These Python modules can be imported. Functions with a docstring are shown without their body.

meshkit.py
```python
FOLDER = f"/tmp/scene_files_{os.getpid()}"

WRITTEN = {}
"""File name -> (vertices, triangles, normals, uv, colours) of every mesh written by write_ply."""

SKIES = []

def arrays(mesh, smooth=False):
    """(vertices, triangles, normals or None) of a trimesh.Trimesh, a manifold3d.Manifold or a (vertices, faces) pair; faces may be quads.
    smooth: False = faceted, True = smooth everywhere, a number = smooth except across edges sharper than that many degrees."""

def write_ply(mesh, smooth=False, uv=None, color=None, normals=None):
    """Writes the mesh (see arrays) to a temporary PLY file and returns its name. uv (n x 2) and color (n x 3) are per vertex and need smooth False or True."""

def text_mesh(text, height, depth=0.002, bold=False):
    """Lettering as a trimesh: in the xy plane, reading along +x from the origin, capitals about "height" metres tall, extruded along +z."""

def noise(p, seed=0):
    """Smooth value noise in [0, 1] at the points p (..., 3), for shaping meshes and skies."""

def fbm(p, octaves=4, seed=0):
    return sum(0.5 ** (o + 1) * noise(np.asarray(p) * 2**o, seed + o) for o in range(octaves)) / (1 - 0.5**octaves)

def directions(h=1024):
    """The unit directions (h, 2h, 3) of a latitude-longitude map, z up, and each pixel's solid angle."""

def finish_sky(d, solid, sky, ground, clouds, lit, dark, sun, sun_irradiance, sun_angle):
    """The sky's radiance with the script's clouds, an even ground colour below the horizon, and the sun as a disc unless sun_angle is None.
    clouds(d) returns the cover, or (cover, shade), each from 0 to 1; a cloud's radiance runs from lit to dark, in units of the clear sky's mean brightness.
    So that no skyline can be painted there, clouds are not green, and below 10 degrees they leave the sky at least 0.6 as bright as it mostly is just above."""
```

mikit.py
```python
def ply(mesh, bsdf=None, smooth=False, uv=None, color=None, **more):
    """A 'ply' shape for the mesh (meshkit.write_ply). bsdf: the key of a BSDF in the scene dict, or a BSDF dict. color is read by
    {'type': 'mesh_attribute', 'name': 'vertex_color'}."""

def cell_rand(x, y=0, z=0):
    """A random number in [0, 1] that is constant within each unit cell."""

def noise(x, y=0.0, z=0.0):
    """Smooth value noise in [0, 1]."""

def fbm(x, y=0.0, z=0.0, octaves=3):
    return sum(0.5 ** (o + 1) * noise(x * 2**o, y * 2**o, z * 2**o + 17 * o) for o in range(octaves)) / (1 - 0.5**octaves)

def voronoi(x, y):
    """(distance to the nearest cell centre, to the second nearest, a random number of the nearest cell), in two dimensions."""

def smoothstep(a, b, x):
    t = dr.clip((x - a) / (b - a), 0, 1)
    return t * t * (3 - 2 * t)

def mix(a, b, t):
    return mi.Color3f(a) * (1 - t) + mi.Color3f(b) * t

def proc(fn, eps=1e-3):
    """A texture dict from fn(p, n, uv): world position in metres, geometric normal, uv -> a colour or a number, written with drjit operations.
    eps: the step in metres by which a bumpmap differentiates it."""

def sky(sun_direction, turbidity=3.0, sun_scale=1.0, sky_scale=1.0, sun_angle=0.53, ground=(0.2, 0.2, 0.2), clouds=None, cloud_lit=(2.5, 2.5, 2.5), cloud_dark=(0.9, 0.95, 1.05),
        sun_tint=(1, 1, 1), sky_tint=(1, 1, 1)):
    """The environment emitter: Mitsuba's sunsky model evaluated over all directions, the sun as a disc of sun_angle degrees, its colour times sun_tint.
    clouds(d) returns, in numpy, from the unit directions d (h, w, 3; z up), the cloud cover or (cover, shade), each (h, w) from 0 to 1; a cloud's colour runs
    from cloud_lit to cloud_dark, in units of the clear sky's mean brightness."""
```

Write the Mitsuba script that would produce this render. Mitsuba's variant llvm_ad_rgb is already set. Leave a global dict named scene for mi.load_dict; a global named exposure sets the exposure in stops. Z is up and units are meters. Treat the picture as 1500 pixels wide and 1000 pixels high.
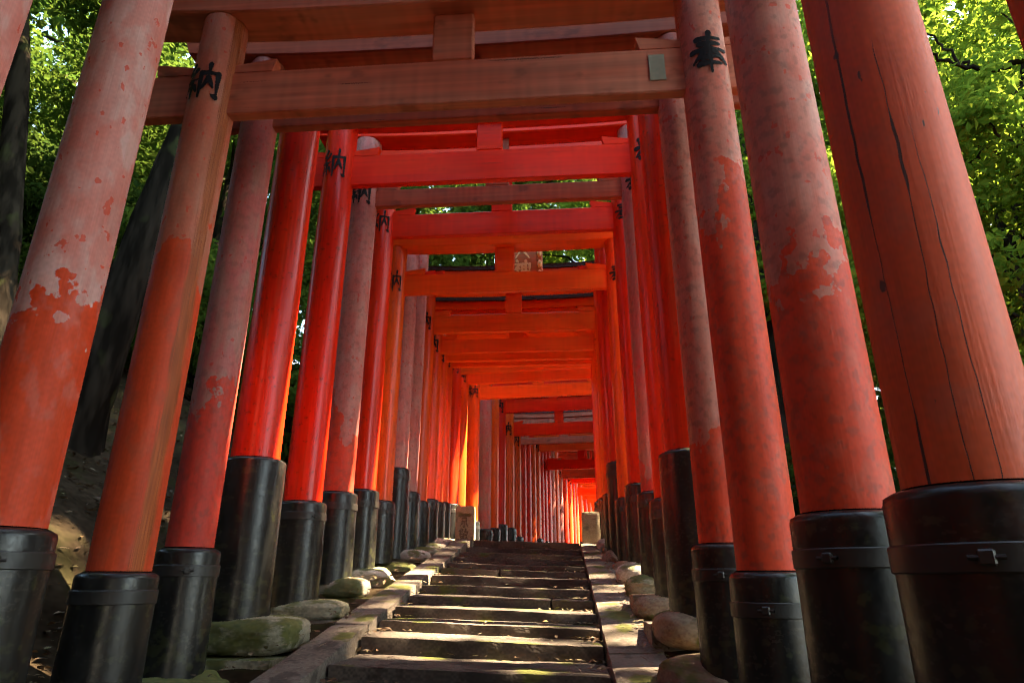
import math
import numpy as np
import trimesh
import shapely
from shapely.geometry import LineString, Polygon, box as sbox
from shapely.ops import unary_union
import drjit as dr
import mitsuba as mi
import mikit
import meshkit
from mikit import proc, noise, fbm, voronoi, cell_rand, smoothstep, mix

scene, labels = {}, {}
S = 1.3          # layout units to metres; the layout's origin is the camera's eye
EYE = 1.0

# ---------------------------------------------------------------- camera, sky, exposure
T = mi.ScalarTransform4f
PITCH, YAW = math.radians(20.3), math.radians(4.3)
_fw = [-math.sin(YAW) * math.cos(PITCH), math.cos(YAW) * math.cos(PITCH), math.sin(PITCH)]
_eye = [0, 0, EYE * S]
scene['camera'] = {'type': 'perspective', 'fov': 2 * math.degrees(math.atan(750 / 945.0)), 'fov_axis': 'x', 'near_clip': 0.05, 'far_clip': 2000,
                   'to_world': T().look_at(origin=_eye, target=[_eye[i] + _fw[i] for i in range(3)], up=[0, 0, 1])}
SUN_EL, SUN_AZ = math.radians(53), math.radians(5)      # azimuth measured from +x towards +y
SUN = [math.cos(SUN_EL) * math.cos(SUN_AZ), math.cos(SUN_EL) * math.sin(SUN_AZ), math.sin(SUN_EL)]
scene['sky'] = mikit.sky(SUN, turbidity=3, sun_tint=(1.0, 0.92, 0.78), sky_tint=(1.0, 0.85, 0.62))
exposure = 5.78

# ---------------------------------------------------------------- helpers
rng = np.random.default_rng(7)


def W(v):
    """layout -> world"""
    v = np.asarray(v, float)
    return (v + [0, 0, EYE]) * S


def put(key, mesh, bsdf, smooth=False, uv=None, color=None):
    if isinstance(mesh, (tuple, list)):
        v, f = np.asarray(mesh[0], float), np.asarray(mesh[1], int)
        if f.shape[1] == 4:
            f = np.vstack([f[:, [0, 1, 2]], f[:, [0, 2, 3]]])
    else:
        v, f = np.array(mesh.vertices), np.array(mesh.faces)
    scene[key] = mikit.ply((W(v), f), bsdf, smooth=smooth, uv=uv, color=color)
    return key


_count = {}


def name(base):
    n = _count.get(base, 0)
    _count[base] = n + 1
    return base if n == 0 else f'{base}_{n:03d}'


def label(key, text, cat=None, group=None, kind=None):
    d = {'label': text}
    if cat:
        d['category'] = cat
    if group:
        d['group'] = group
    if kind:
        d['kind'] = kind
    labels[key] = d


def join(meshes):
    vs, fs, n = [], [], 0
    for m in meshes:
        v, f = (m if isinstance(m, tuple) else (np.array(m.vertices), np.array(m.faces)))
        f = np.asarray(f)
        if f.shape[1] == 4:
            f = np.vstack([f[:, [0, 1, 2]], f[:, [0, 2, 3]]])
        vs.append(v)
        fs.append(f + n)
        n += len(v)
    return np.vstack(vs), np.vstack(fs)


def lathe(profile, n=56, wob=None, caps=True):
    """profile [(r,z)], outward faces; wob(theta, z) multiplies r. Returns v, f, theta-index uv helper (seam duplicated)."""
    pr = np.asarray(profile, float)
    th = np.linspace(0, 2 * np.pi, n + 1)
    R, TH = np.meshgrid(pr[:, 0], th, indexing='ij')
    Z = np.repeat(pr[:, 1:2], n + 1, 1)
    if wob is not None:
        R = R * wob(TH, Z)
    v = np.stack([R * np.cos(TH), R * np.sin(TH), Z], -1).reshape(-1, 3)
    uv = np.stack([TH / (2 * np.pi), Z], -1).reshape(-1, 2)
    i, j = np.meshgrid(np.arange(len(pr) - 1), np.arange(n), indexing='ij')
    a = i * (n + 1) + j
    f = np.stack([a, a + 1, a + n + 2, a + n + 1], -1).reshape(-1, 4)
    return v, np.vstack([f[:, [0, 1, 2]], f[:, [0, 2, 3]]]), uv


def chamfer(sx, sy, sz, c=0.01):
    """box of full size sx, sy, sz centred at 0 with chamfered edges"""
    h = np.array([sx, sy, sz]) / 2
    pts = []
    for a in (-1, 1):
        for b in (-1, 1):
            for d in (-1, 1):
                for k in range(3):
                    p = h - c
                    p[k] = h[k]
                    pts.append(p * [a, b, d])
    m = trimesh.convex.convex_hull(np.array(pts))
    return np.array(m.vertices), np.array(m.faces)


def move(m, t, rz=0.0):
    v, f = m
    c, s = math.cos(rz), math.sin(rz)
    v = np.asarray(v) @ np.array([[c, s, 0], [-s, c, 0], [0, 0, 1]])
    return v + np.asarray(t), f


def sweep(xs, zs, prof, shear=0.0):
    """a beam along x: section polygon prof [(y, z)] (counter-clockwise seen from +x), centre line at heights zs; shear leans the ends outward with z"""
    prof = np.asarray(prof, float)
    n = len(prof)
    v = []
    for k, (x, z) in enumerate(zip(xs, zs)):
        s = shear * (-1 if k == 0 else 1 if k == len(xs) - 1 else 0)
        v.append(np.stack([x + s * (prof[:, 1] - prof[:, 1].min()), prof[:, 0], z + prof[:, 1]], 1))
    v = np.vstack(v)
    f = []
    for k in range(len(xs) - 1):
        for j in range(n):
            a, b = k * n + j, k * n + (j + 1) % n
            f += [[a, b, b + n], [a, b + n, a + n]]
    e = (len(xs) - 1) * n
    for j in range(1, n - 1):
        f.append([0, j + 1, j])
        f.append([e, e + j, e + j + 1])
    return v, np.array(f)


def rect_prof(hy, z0, z1, c=0.012):
    return [(-hy + c, z0), (hy - c, z0), (hy, z0 + c), (hy, z1 - c), (hy - c, z1), (-hy + c, z1), (-hy, z1 - c), (-hy, z0 + c)]


def tube(points, radii, sides=8):
    p = np.asarray(points, float)
    t = np.gradient(p, axis=0)
    t /= np.linalg.norm(t, axis=1, keepdims=True) + 1e-12
    ref = np.where(np.abs(t[:, 2:]) < 0.9, [[0, 0, 1.0]], [[1.0, 0, 0]])
    a = np.cross(t, ref)
    a /= np.linalg.norm(a, axis=1, keepdims=True) + 1e-12
    b = np.cross(t, a)
    ang = np.arange(sides) * 2 * np.pi / sides
    r = np.broadcast_to(radii, (len(p),))[:, None, None]
    v = p[:, None] + r * (np.cos(ang)[None, :, None] * a[:, None] + np.sin(ang)[None, :, None] * b[:, None])
    i, j = np.meshgrid(np.arange(len(p) - 1), np.arange(sides), indexing='ij')
    q = np.stack([i * sides + j, i * sides + (j + 1) % sides, (i + 1) * sides + (j + 1) % sides, (i + 1) * sides + j], -1).reshape(-1, 4)
    return v.reshape(-1, 3), np.vstack([q[:, [0, 1, 2]], q[:, [0, 2, 3]]])


def boulder(rx, ry, rz, seed, rough=0.12, flat=2.6, sub=4):
    m = trimesh.creation.icosphere(subdivisions=sub)
    p = np.array(m.vertices)
    q = p / (np.sum(np.abs(p) ** flat, 1, keepdims=True) ** (1 / flat))
    d = 1 + rough * (meshkit.fbm(q * 1.6 + seed * 7.3, 4, seed) - 0.5) * 2 + 0.05 * (meshkit.fbm(q * 6 + seed * 3.1, 4, seed + 9) - 0.5)
    return q * d[:, None] * [rx, ry, rz], np.array(m.faces)


def rock(rx, ry, rz, seed):
    """a broken, angular field stone"""
    r = np.random.default_rng(seed + 500)
    d = r.normal(size=(26, 3))
    d /= np.linalg.norm(d, axis=1, keepdims=True)
    m = trimesh.convex.convex_hull(d * (1 - 0.22 * r.random((26, 1))))
    m = m.subdivide().subdivide().subdivide()
    m = trimesh.smoothing.filter_laplacian(m, lamb=0.5, iterations=4)
    p = np.array(m.vertices) * 1.06
    p *= (1 + 0.10 * (meshkit.fbm(p * 4 + seed, 4, seed) - 0.5))[:, None]
    return p * [rx, ry, rz], np.array(m.faces)


# ---------------------------------------------------------------- materials
def rgb(*c):
    return {'type': 'rgb', 'value': list(c)}


def principled(color, **k):
    d = {'type': 'principled', 'base_color': color}
    d.update(k)
    return d


def ring(uv):
    """seamless noise coordinates on a post: uv.x = 10 * seed + turn, uv.y = height; metres"""
    seed = dr.floor(uv.x / 10 + 1e-4)
    t = (uv.x - seed * 10) * 2 * math.pi
    return seed, dr.cos(t) * 0.18, dr.sin(t) * 0.18, uv.y, uv.x - seed * 10


def faded_paint(pale, pale2, paint, spread=0.5, brush=0.5, bare=None, crack=0.0, dirt=0.0):
    """old vermilion paint: repainted below height 0 (uv.y), bleached above it with chips and smears of the fresh coat; a stripe of bare timber and dark drying cracks"""
    def fn(p, n, uv):
        s, x, y, h, t = ring(uv)
        o = s * 13.7
        big = fbm(x * 4 + o, y * 4 + o, h * 1.5, 3) - 0.5
        flake = fbm(x * 13 + o, y * 13 - o, h * 9 + o, 5) - 0.5
        chip = fbm(x * 42 + o, y * 42, h * 34, 3) - 0.5
        lift = h + big * 1.7 * spread + flake * 1.9 * brush + chip * 0.22 * brush
        bl = smoothstep(-0.012, 0.022, lift)
        thin = smoothstep(0.42, 0.62, fbm(x * 9 + o + 5, y * 9, h * 4.5, 4))       # where the old coat has gone thin
        streak = fbm(x * 30 + o, y * 30 + o, h * 1.1, 3) - 0.5
        grain = noise(x * 260 + o, y * 260, h * 5) - 0.5
        fine = noise(x * 90 + o, y * 90, h * 60) - 0.5
        c_pale = mix(pale, pale2, smoothstep(0.30, 0.72, fbm(x * 8 + o, y * 8, h * 2.2 + 3, 4) + 0.5 * streak))
        c_pale = mix(c_pale, mi.Color3f(paint) * mi.Color3f(0.95, 1.7, 3.5), 0.42 * thin)
        c_paint = mi.Color3f(paint) * (1 + 0.40 * big + 0.30 * streak)
        c_paint = mix(c_paint, mi.Color3f(pale) * mi.Color3f(1.0, 0.72, 0.62), 0.38 * smoothstep(0.50, 0.70, fbm(x * 15 + o, y * 15, h * 8 + 9, 4)))
        c = mix(c_paint, c_pale, bl)
        scuff = smoothstep(0.70, 0.73, fbm(x * 26 + o + 61, y * 26, h * 15, 4))
        c = mix(c, mi.Color3f(paint) * 0.9, 0.75 * scuff * bl)
        c = c * (1 + 0.13 * grain + 0.14 * fine)
        if bare is not None:
            d = dr.abs(t - bare[0] + 0.02 * (noise(h * 1.3 + o, 3) - 0.5) + 0.012 * (noise(h * 9, o) - 0.5))
            w = smoothstep(bare[1], bare[1] * 0.55, d + 0.028 * grain + 0.02 * streak)
            c = mix(c, mi.Color3f(0.33, 0.088, 0.020) * (1 + 1.0 * grain + 0.6 * streak), 0.82 * w)
        if crack:
            k = dr.floor(t * 20)
            wig = 0.5 + 0.24 * (noise(h * 1.1 + 5, k * 3.1 + o) - 0.5) * 2 + 0.08 * (noise(h * 14, k) - 0.5)
            d = dr.abs(t * 20 - k - wig)
            on = smoothstep(0.50, 0.58, noise(h * 0.8 + 11 * k, k * 1.7 + o, 2)) * smoothstep(1 - crack, 1 - crack + 0.05, cell_rand(k, s))
            wide = 0.013 + 0.055 * smoothstep(0.55, 0.8, noise(h * 3.1, k * 5 + o, 8))
            c = mix(c, mi.Color3f(0.030, 0.022, 0.020), 0.95 * on * smoothstep(wide + 0.02, wide, d))
            hole = smoothstep(0.765, 0.785, fbm(x * 30 + o + 31, y * 30, h * 8, 4))
            c = mix(c, mi.Color3f(0.060, 0.042, 0.038), 0.9 * hole)
        if dirt:
            c = mix(c, mi.Color3f(0.10, 0.07, 0.055), dirt * smoothstep(0.5, 0.70, fbm(x * 30 + o, y * 30, h * 22, 4)))
        return dr.clip(c, 0, 1)
    return fn


def grain_bump(p, n, uv):
    s, cx, sx, h, t = ring(uv)
    return noise(cx * 240 + s, sx * 240, h * 4) * 0.6 + noise(cx * 60 + s, sx * 60, h * 40) * 0.4


def faded(keyname, **k):
    scene[keyname] = {'type': 'bumpmap', 'arbitrary': proc(grain_bump, 2e-3), 'scale': 0.0012,
                      'bsdf': principled(proc(faded_paint(**k)), roughness=0.62, specular=0.35)}


PALE, PALE2, PAINT = (0.56, 0.25, 0.21), (0.60, 0.36, 0.32), (0.62, 0.060, 0.016)
faded('paint_peeling', pale=PALE, pale2=PALE2, paint=PAINT, spread=0.30, brush=0.60)
faded('paint_grained', pale=(0.45, 0.14, 0.08), pale2=(0.47, 0.2, 0.13), paint=(0.58, 0.062, 0.015), spread=0.9, brush=0.35, bare=(0.945, 0.055))
faded('paint_rosy', pale=(0.40, 0.12, 0.095), pale2=(0.37, 0.17, 0.14), paint=(0.50, 0.04, 0.022), spread=0.7, brush=0.5, dirt=0.22)
faded('paint_cracked', pale=(0.46, 0.165, 0.11), pale2=(0.49, 0.22, 0.16), paint=(0.54, 0.085, 0.024), spread=0.7, brush=0.3, crack=0.42)
faded('paint_chalky', pale=(0.47, 0.165, 0.115), pale2=(0.50, 0.23, 0.175), paint=(0.58, 0.052, 0.014), spread=0.7, brush=0.5, dirt=0.3)
faded('paint_lilac', pale=(0.46, 0.155, 0.125), pale2=(0.48, 0.21, 0.175), paint=(0.52, 0.05, 0.02), spread=0.9, brush=0.5, dirt=0.25)


def gloss_paint(base, alt):
    def fn(p, n, uv):
        s, cx, sx, h, t = ring(uv)
        o = s * 9.1
        a = fbm(cx * 9 + o, sx * 9, h * 1.6, 4)
        g = fbm(cx * 90 + o, sx * 90, h * 1.2, 3) - 0.5
        c = mix(base, alt, smoothstep(0.25, 0.75, a * 0.6 + 0.4 * cell_rand(s, 3)))
        spot = smoothstep(0.70, 0.74, fbm(cx * 40 + o, sx * 40, h * 30, 3))
        dust = smoothstep(0.48, 0.72, fbm(cx * 24 + o + 40, sx * 24, h * 2.4, 4)) * (0.25 + 0.75 * cell_rand(s, 7))
        c = mix(c, mi.Color3f(0.42, 0.065, 0.030), 0.40 * dust)
        return dr.clip(mix(c * (1 + 0.35 * g) * (0.82 + 0.18 * cell_rand(s, 11)), mi.Color3f(0.22, 0.03, 0.012), 0.5 * spot), 0, 1)
    return fn


def lacquer_bump(p, n, uv):
    s, cx, sx, h, t = ring(uv)
    return noise(cx * 40 + s, sx * 40, h * 0.5) * 0.75 + noise(cx * 130 + s, sx * 130, h * 1.5) * 0.25


for key, a, b in (('lacquer_vermilion', (0.70, 0.017, 0.0025), (0.75, 0.032, 0.0035)), ('lacquer_orange', (0.76, 0.075, 0.006), (0.80, 0.105, 0.009))):
    scene[key] = {'type': 'bumpmap', 'arbitrary': proc(lacquer_bump, 2e-3), 'scale': 0.0022,
                  'bsdf': principled(proc(gloss_paint(a, b)), roughness=0.30, specular=0.30, clearcoat=0.3, clearcoat_gloss=0.92)}


def timber(base, alt, dark, wear):
    def fn(p, n, uv):
        g = fbm(p.x * 1.1, p.y * 34, p.z * 34, 3) - 0.5
        m = fbm(p.x * 1.3 + 4, p.y * 4, p.z * 5, 3)
        v = noise(p.x * 26, p.y * 3, p.z * 2) - 0.5
        c = mix(base, alt, smoothstep(0.3, 0.7, m))
        c = c * (1 + 0.55 * wear * g + 0.22 * wear * v)
        split = smoothstep(0.80, 0.84, fbm(p.x * 1.4 + 9, p.y * 17, p.z * 30, 3)) * wear
        stain = smoothstep(0.62, 0.8, fbm(p.x * 5 + 2, p.y * 7, p.z * 7, 4)) * wear
        c = mix(c, dark, dr.clip(0.8 * split + 0.45 * stain, 0, 1))
        return dr.clip(c, 0, 1)
    return fn


def timber_bump(p, n, uv):
    return fbm(p.x * 1.2, p.y * 40, p.z * 40, 2)


for key, a, b, d, w, ro, cc in (('beam_bleached', (0.47, 0.135, 0.075), (0.47, 0.18, 0.115), (0.10, 0.045, 0.03), 1.0, 0.6, 0.0),
                                ('beam_brown', (0.36, 0.072, 0.036), (0.31, 0.085, 0.050), (0.06, 0.03, 0.022), 1.0, 0.6, 0.0),
                                ('beam_vermilion', (0.70, 0.019, 0.0025), (0.74, 0.032, 0.0035), (0.3, 0.03, 0.012), 0.45, 0.42, 0.15),
                                ('beam_orange', (0.76, 0.080, 0.006), (0.80, 0.105, 0.009), (0.4, 0.05, 0.015), 0.45, 0.42, 0.15)):
    scene[key] = {'type': 'bumpmap', 'arbitrary': proc(timber_bump, 2e-3), 'scale': 0.0015 * w,
                  'bsdf': principled(proc(timber(a, b, d, w)), roughness=ro, specular=0.12, clearcoat=cc, clearcoat_gloss=0.85)}


def black_sleeve(p, n, uv):
    s, cx, sx, h, t = ring(uv)
    o = s * 5.3
    c = mix((0.007, 0.0075, 0.0075), (0.015, 0.0152, 0.014), smoothstep(0.35, 0.75, fbm(cx * 22 + o, sx * 22, h * 5, 4)))
    spl = smoothstep(0.56, 0.66, fbm(cx * 60 + o, sx * 60, h * 55, 4)) * smoothstep(0.40, 0.70, fbm(cx * 8 + o, sx * 8, h * 5 + 4, 3))
    c = mix(c, (0.050, 0.043, 0.033), 0.38 * spl)
    alg = smoothstep(0.60, 0.72, fbm(cx * 24 + o + 3, sx * 24, h * 20, 5) + 0.10 * (h < 0.26))
    return mix(c, (0.036, 0.040, 0.014), 0.5 * alg)


def sleeve_rough(p, n, uv):
    s, cx, sx, h, t = ring(uv)
    return 0.24 + 0.14 * smoothstep(0.35, 0.7, fbm(cx * 60 + s, sx * 60, h * 45, 4))


scene['sleeve_black'] = principled(proc(black_sleeve), roughness=proc(sleeve_rough), specular=0.5)
scene['hoop_black'] = principled(rgb(0.020, 0.019, 0.017), roughness=0.42, specular=0.5)
scene['cap_black'] = principled(proc(lambda p, n, uv: mix((0.012, 0.012, 0.012), (0.035, 0.032, 0.028), fbm(p.x * 2, p.y * 18, p.z * 18, 3))), roughness=0.4)
scene['ink_black'] = principled(rgb(0.009, 0.008, 0.008), roughness=0.6, specular=0.15)
scene['engraving'] = {'type': 'diffuse', 'reflectance': rgb(0.13, 0.105, 0.07)}
scene['gold_leaf'] = principled(rgb(0.92, 0.66, 0.26), roughness=0.45, metallic=0.0)
scene['plaque_wood'] = principled(proc(timber((0.50, 0.13, 0.022), (0.55, 0.16, 0.03), (0.3, 0.08, 0.02), 0.6)), roughness=0.45)
scene['paper_grey'] = principled(proc(lambda p, n, uv: mix((0.19, 0.21, 0.16), (0.27, 0.27, 0.21), fbm(p.x * 30, p.y * 30, p.z * 30, 3))), roughness=0.8)
scene['end_grain'] = principled(proc(lambda p, n, uv: mix((0.11, 0.085, 0.06), (0.17, 0.13, 0.09), fbm(p.x * 30, p.y * 30, p.z * 30, 3))), roughness=0.8)


def stone_fn(a, b, moss, amount, scale=1.0):
    def fn(p, n, uv):
        x, y, z = p.x * scale, p.y * scale, p.z * scale
        big = fbm(x * 2.1, y * 2.1, z * 2.1, 4)
        sp = noise(x * 60, y * 60, z * 60)
        sp2 = noise(x * 130, y * 130, z * 130)
        c = mix(a, b, smoothstep(0.3, 0.7, big + 0.3 * (sp - 0.5)))
        c = c * (0.80 + 0.25 * sp + 0.18 * sp2)
        dk = smoothstep(0.58, 0.72, fbm(x * 7 + 3, y * 7, z * 7, 4))
        c = mix(c, mi.Color3f(a) * 0.35, 0.6 * dk)
        m = smoothstep(0.62 - amount, 0.74 - amount, fbm(x * 4.2 + 7, y * 4.2, z * 4.2, 4) + 0.12 * dr.maximum(n.z, 0))
        mc = mix(moss, mi.Color3f(moss) * mi.Color3f(1.9, 1.5, 0.9), noise(x * 34, y * 34, z * 34))
        return dr.clip(mix(c, mc, 0.85 * m), 0, 1)
    return fn


def stone_bump(p, n, uv):
    return fbm(p.x * 24, p.y * 24, p.z * 24, 3) + 0.4 * noise(p.x * 110, p.y * 110, p.z * 110)


MOSS = (0.045, 0.060, 0.012)
for key, a, b, am in (('step_stone', (0.046, 0.038, 0.032), (0.088, 0.073, 0.060), -0.07), ('kerb_stone', (0.088, 0.073, 0.060), (0.135, 0.114, 0.094), -0.06),
                      ('mossy_stone', (0.17, 0.165, 0.115), (0.27, 0.25, 0.18), 0.12), ('pale_stone', (0.33, 0.28, 0.24), (0.42, 0.37, 0.32), 0.02),
                      ('brown_stone', (0.135, 0.092, 0.062), (0.20, 0.145, 0.10), 0.04), ('marker_stone', (0.30, 0.25, 0.165), (0.38, 0.33, 0.22), -0.02)):
    scene[key] = {'type': 'bumpmap', 'arbitrary': proc(stone_bump, 2e-3), 'scale': 0.012, 'bsdf': principled(proc(stone_fn(a, b, MOSS, am)), roughness=0.85, specular=0.25)}


def ground_fn(p, n, uv):
    a = fbm(p.x * 1.4, p.y * 1.4, 0.0, 5)
    b = noise(p.x * 24, p.y * 24, p.z * 24)
    c = mix((0.022, 0.016, 0.010), (0.046, 0.034, 0.022), smoothstep(0.3, 0.7, a))
    c = c * (0.65 + 0.7 * b)
    return mix(c, (0.030, 0.034, 0.012), 0.4 * smoothstep(0.55, 0.68, fbm(p.x * 2.7 + 5, p.y * 2.7, 1, 4)))


scene['soil'] = {'type': 'bumpmap', 'arbitrary': proc(lambda p, n, uv: fbm(p.x * 14, p.y * 14, p.z * 14, 4), 4e-3), 'scale': 0.03, 'bsdf': {'type': 'diffuse', 'reflectance': proc(ground_fn)}}


def bark_fn(p, n, uv):
    g = fbm(p.x * 9, p.y * 9, p.z * 1.4, 4)
    c = mix((0.011, 0.009, 0.007), (0.034, 0.027, 0.020), smoothstep(0.35, 0.7, g))
    return mix(c, (0.05, 0.058, 0.022), 0.5 * smoothstep(0.58, 0.68, fbm(p.x * 3, p.y * 3, p.z * 2, 3)))


scene['bark'] = {'type': 'bumpmap', 'arbitrary': proc(lambda p, n, uv: fbm(p.x * 12, p.y * 12, p.z * 1.8, 3), 3e-3), 'scale': 0.05, 'bsdf': {'type': 'diffuse', 'reflectance': proc(bark_fn)}}
VC = {'type': 'mesh_attribute', 'name': 'vertex_color'}
scene['leaf'] = {'type': 'principledthin', 'base_color': VC, 'roughness': 0.38, 'diff_trans': 1.15, 'spec_trans': 0.0, 'eta': 1.45}
scene['litter'] = {'type': 'twosided', 'bsdf': {'type': 'principled', 'base_color': VC, 'roughness': 0.6}}


# ---------------------------------------------------------------- terrain functions (layout units)
def curve(v):
    d = np.maximum(np.asarray(v, float) - 10.5, 0)
    return 0.09 * d + 0.002 * d * d


def mid(v):
    return -0.55 + curve(v)


def path_z(v):
    v = np.asarray(v, float)
    z = 0.165 * np.clip(v, -7, 9.0) - 1.0
    return z + 0.0 * v


def ground_z(u, v):
    u, v = np.broadcast_arrays(np.asarray(u, float), np.asarray(v, float))
    c = curve(np.clip(v, 0, 45))
    w = u - c
    z = path_z(v) - 0.035
    z = z - 0.10 * ((w > -1.38) & (w < 0.45))
    dl = np.maximum(-2.35 - w, 0)
    z = z + 0.60 * dl * np.minimum(dl / 0.8, 1) * (1 / (1 + (dl / 60) ** 2)) 
    dr_ = np.maximum(w - 1.55, 0)
    z = z - 5.0 * (1 - np.exp(-0.085 * dr_ * np.minimum(dr_ / 0.8, 1)))
    side = np.clip((np.maximum(dl, dr_)) / 1.0, 0, 1)
    z = z + side * 0.5 * (meshkit.fbm(np.stack([u * 0.55, v * 0.55, 0 * u], -1), 4, 3) - 0.5)
    z = z + 0.06 * (meshkit.fbm(np.stack([u * 3, v * 3, 0 * u], -1), 3, 5) - 0.5) * np.where((w > -1.5) & (w < 0.6), 0.2, 1)
    return z


def ground():
    a = np.concatenate([[-160, -110, -75, -52, -38, -29, -23], np.arange(-18, -8, 0.5), np.arange(-8, 6.01, 0.14), np.arange(6.5, 18, 0.7), [21, 26, 34, 45, 60, 85, 120, 170]])
    b = np.concatenate([[-120, -70, -40, -24, -15, -9], np.arange(-5, 14, 0.16), np.arange(14, 34, 0.5), np.arange(35, 60, 2.5), [64, 75, 90, 115, 150, 220]])
    U, V = np.meshgrid(a, b, indexing='ij')
    v = np.stack([U, V, ground_z(U, V)], -1).reshape(-1, 3)
    n = len(b)
    i, j = np.meshgrid(np.arange(len(a) - 1), np.arange(n - 1), indexing='ij')
    k = i * n + j
    f = np.stack([k, k + n, k + n + 1, k + 1], -1).reshape(-1, 4)
    put('ground', (v, f), 'soil', smooth=True)
    label('ground', 'dark leaf-strewn forest soil rising on the left and falling away on the right', kind='structure')


ground()


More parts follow.
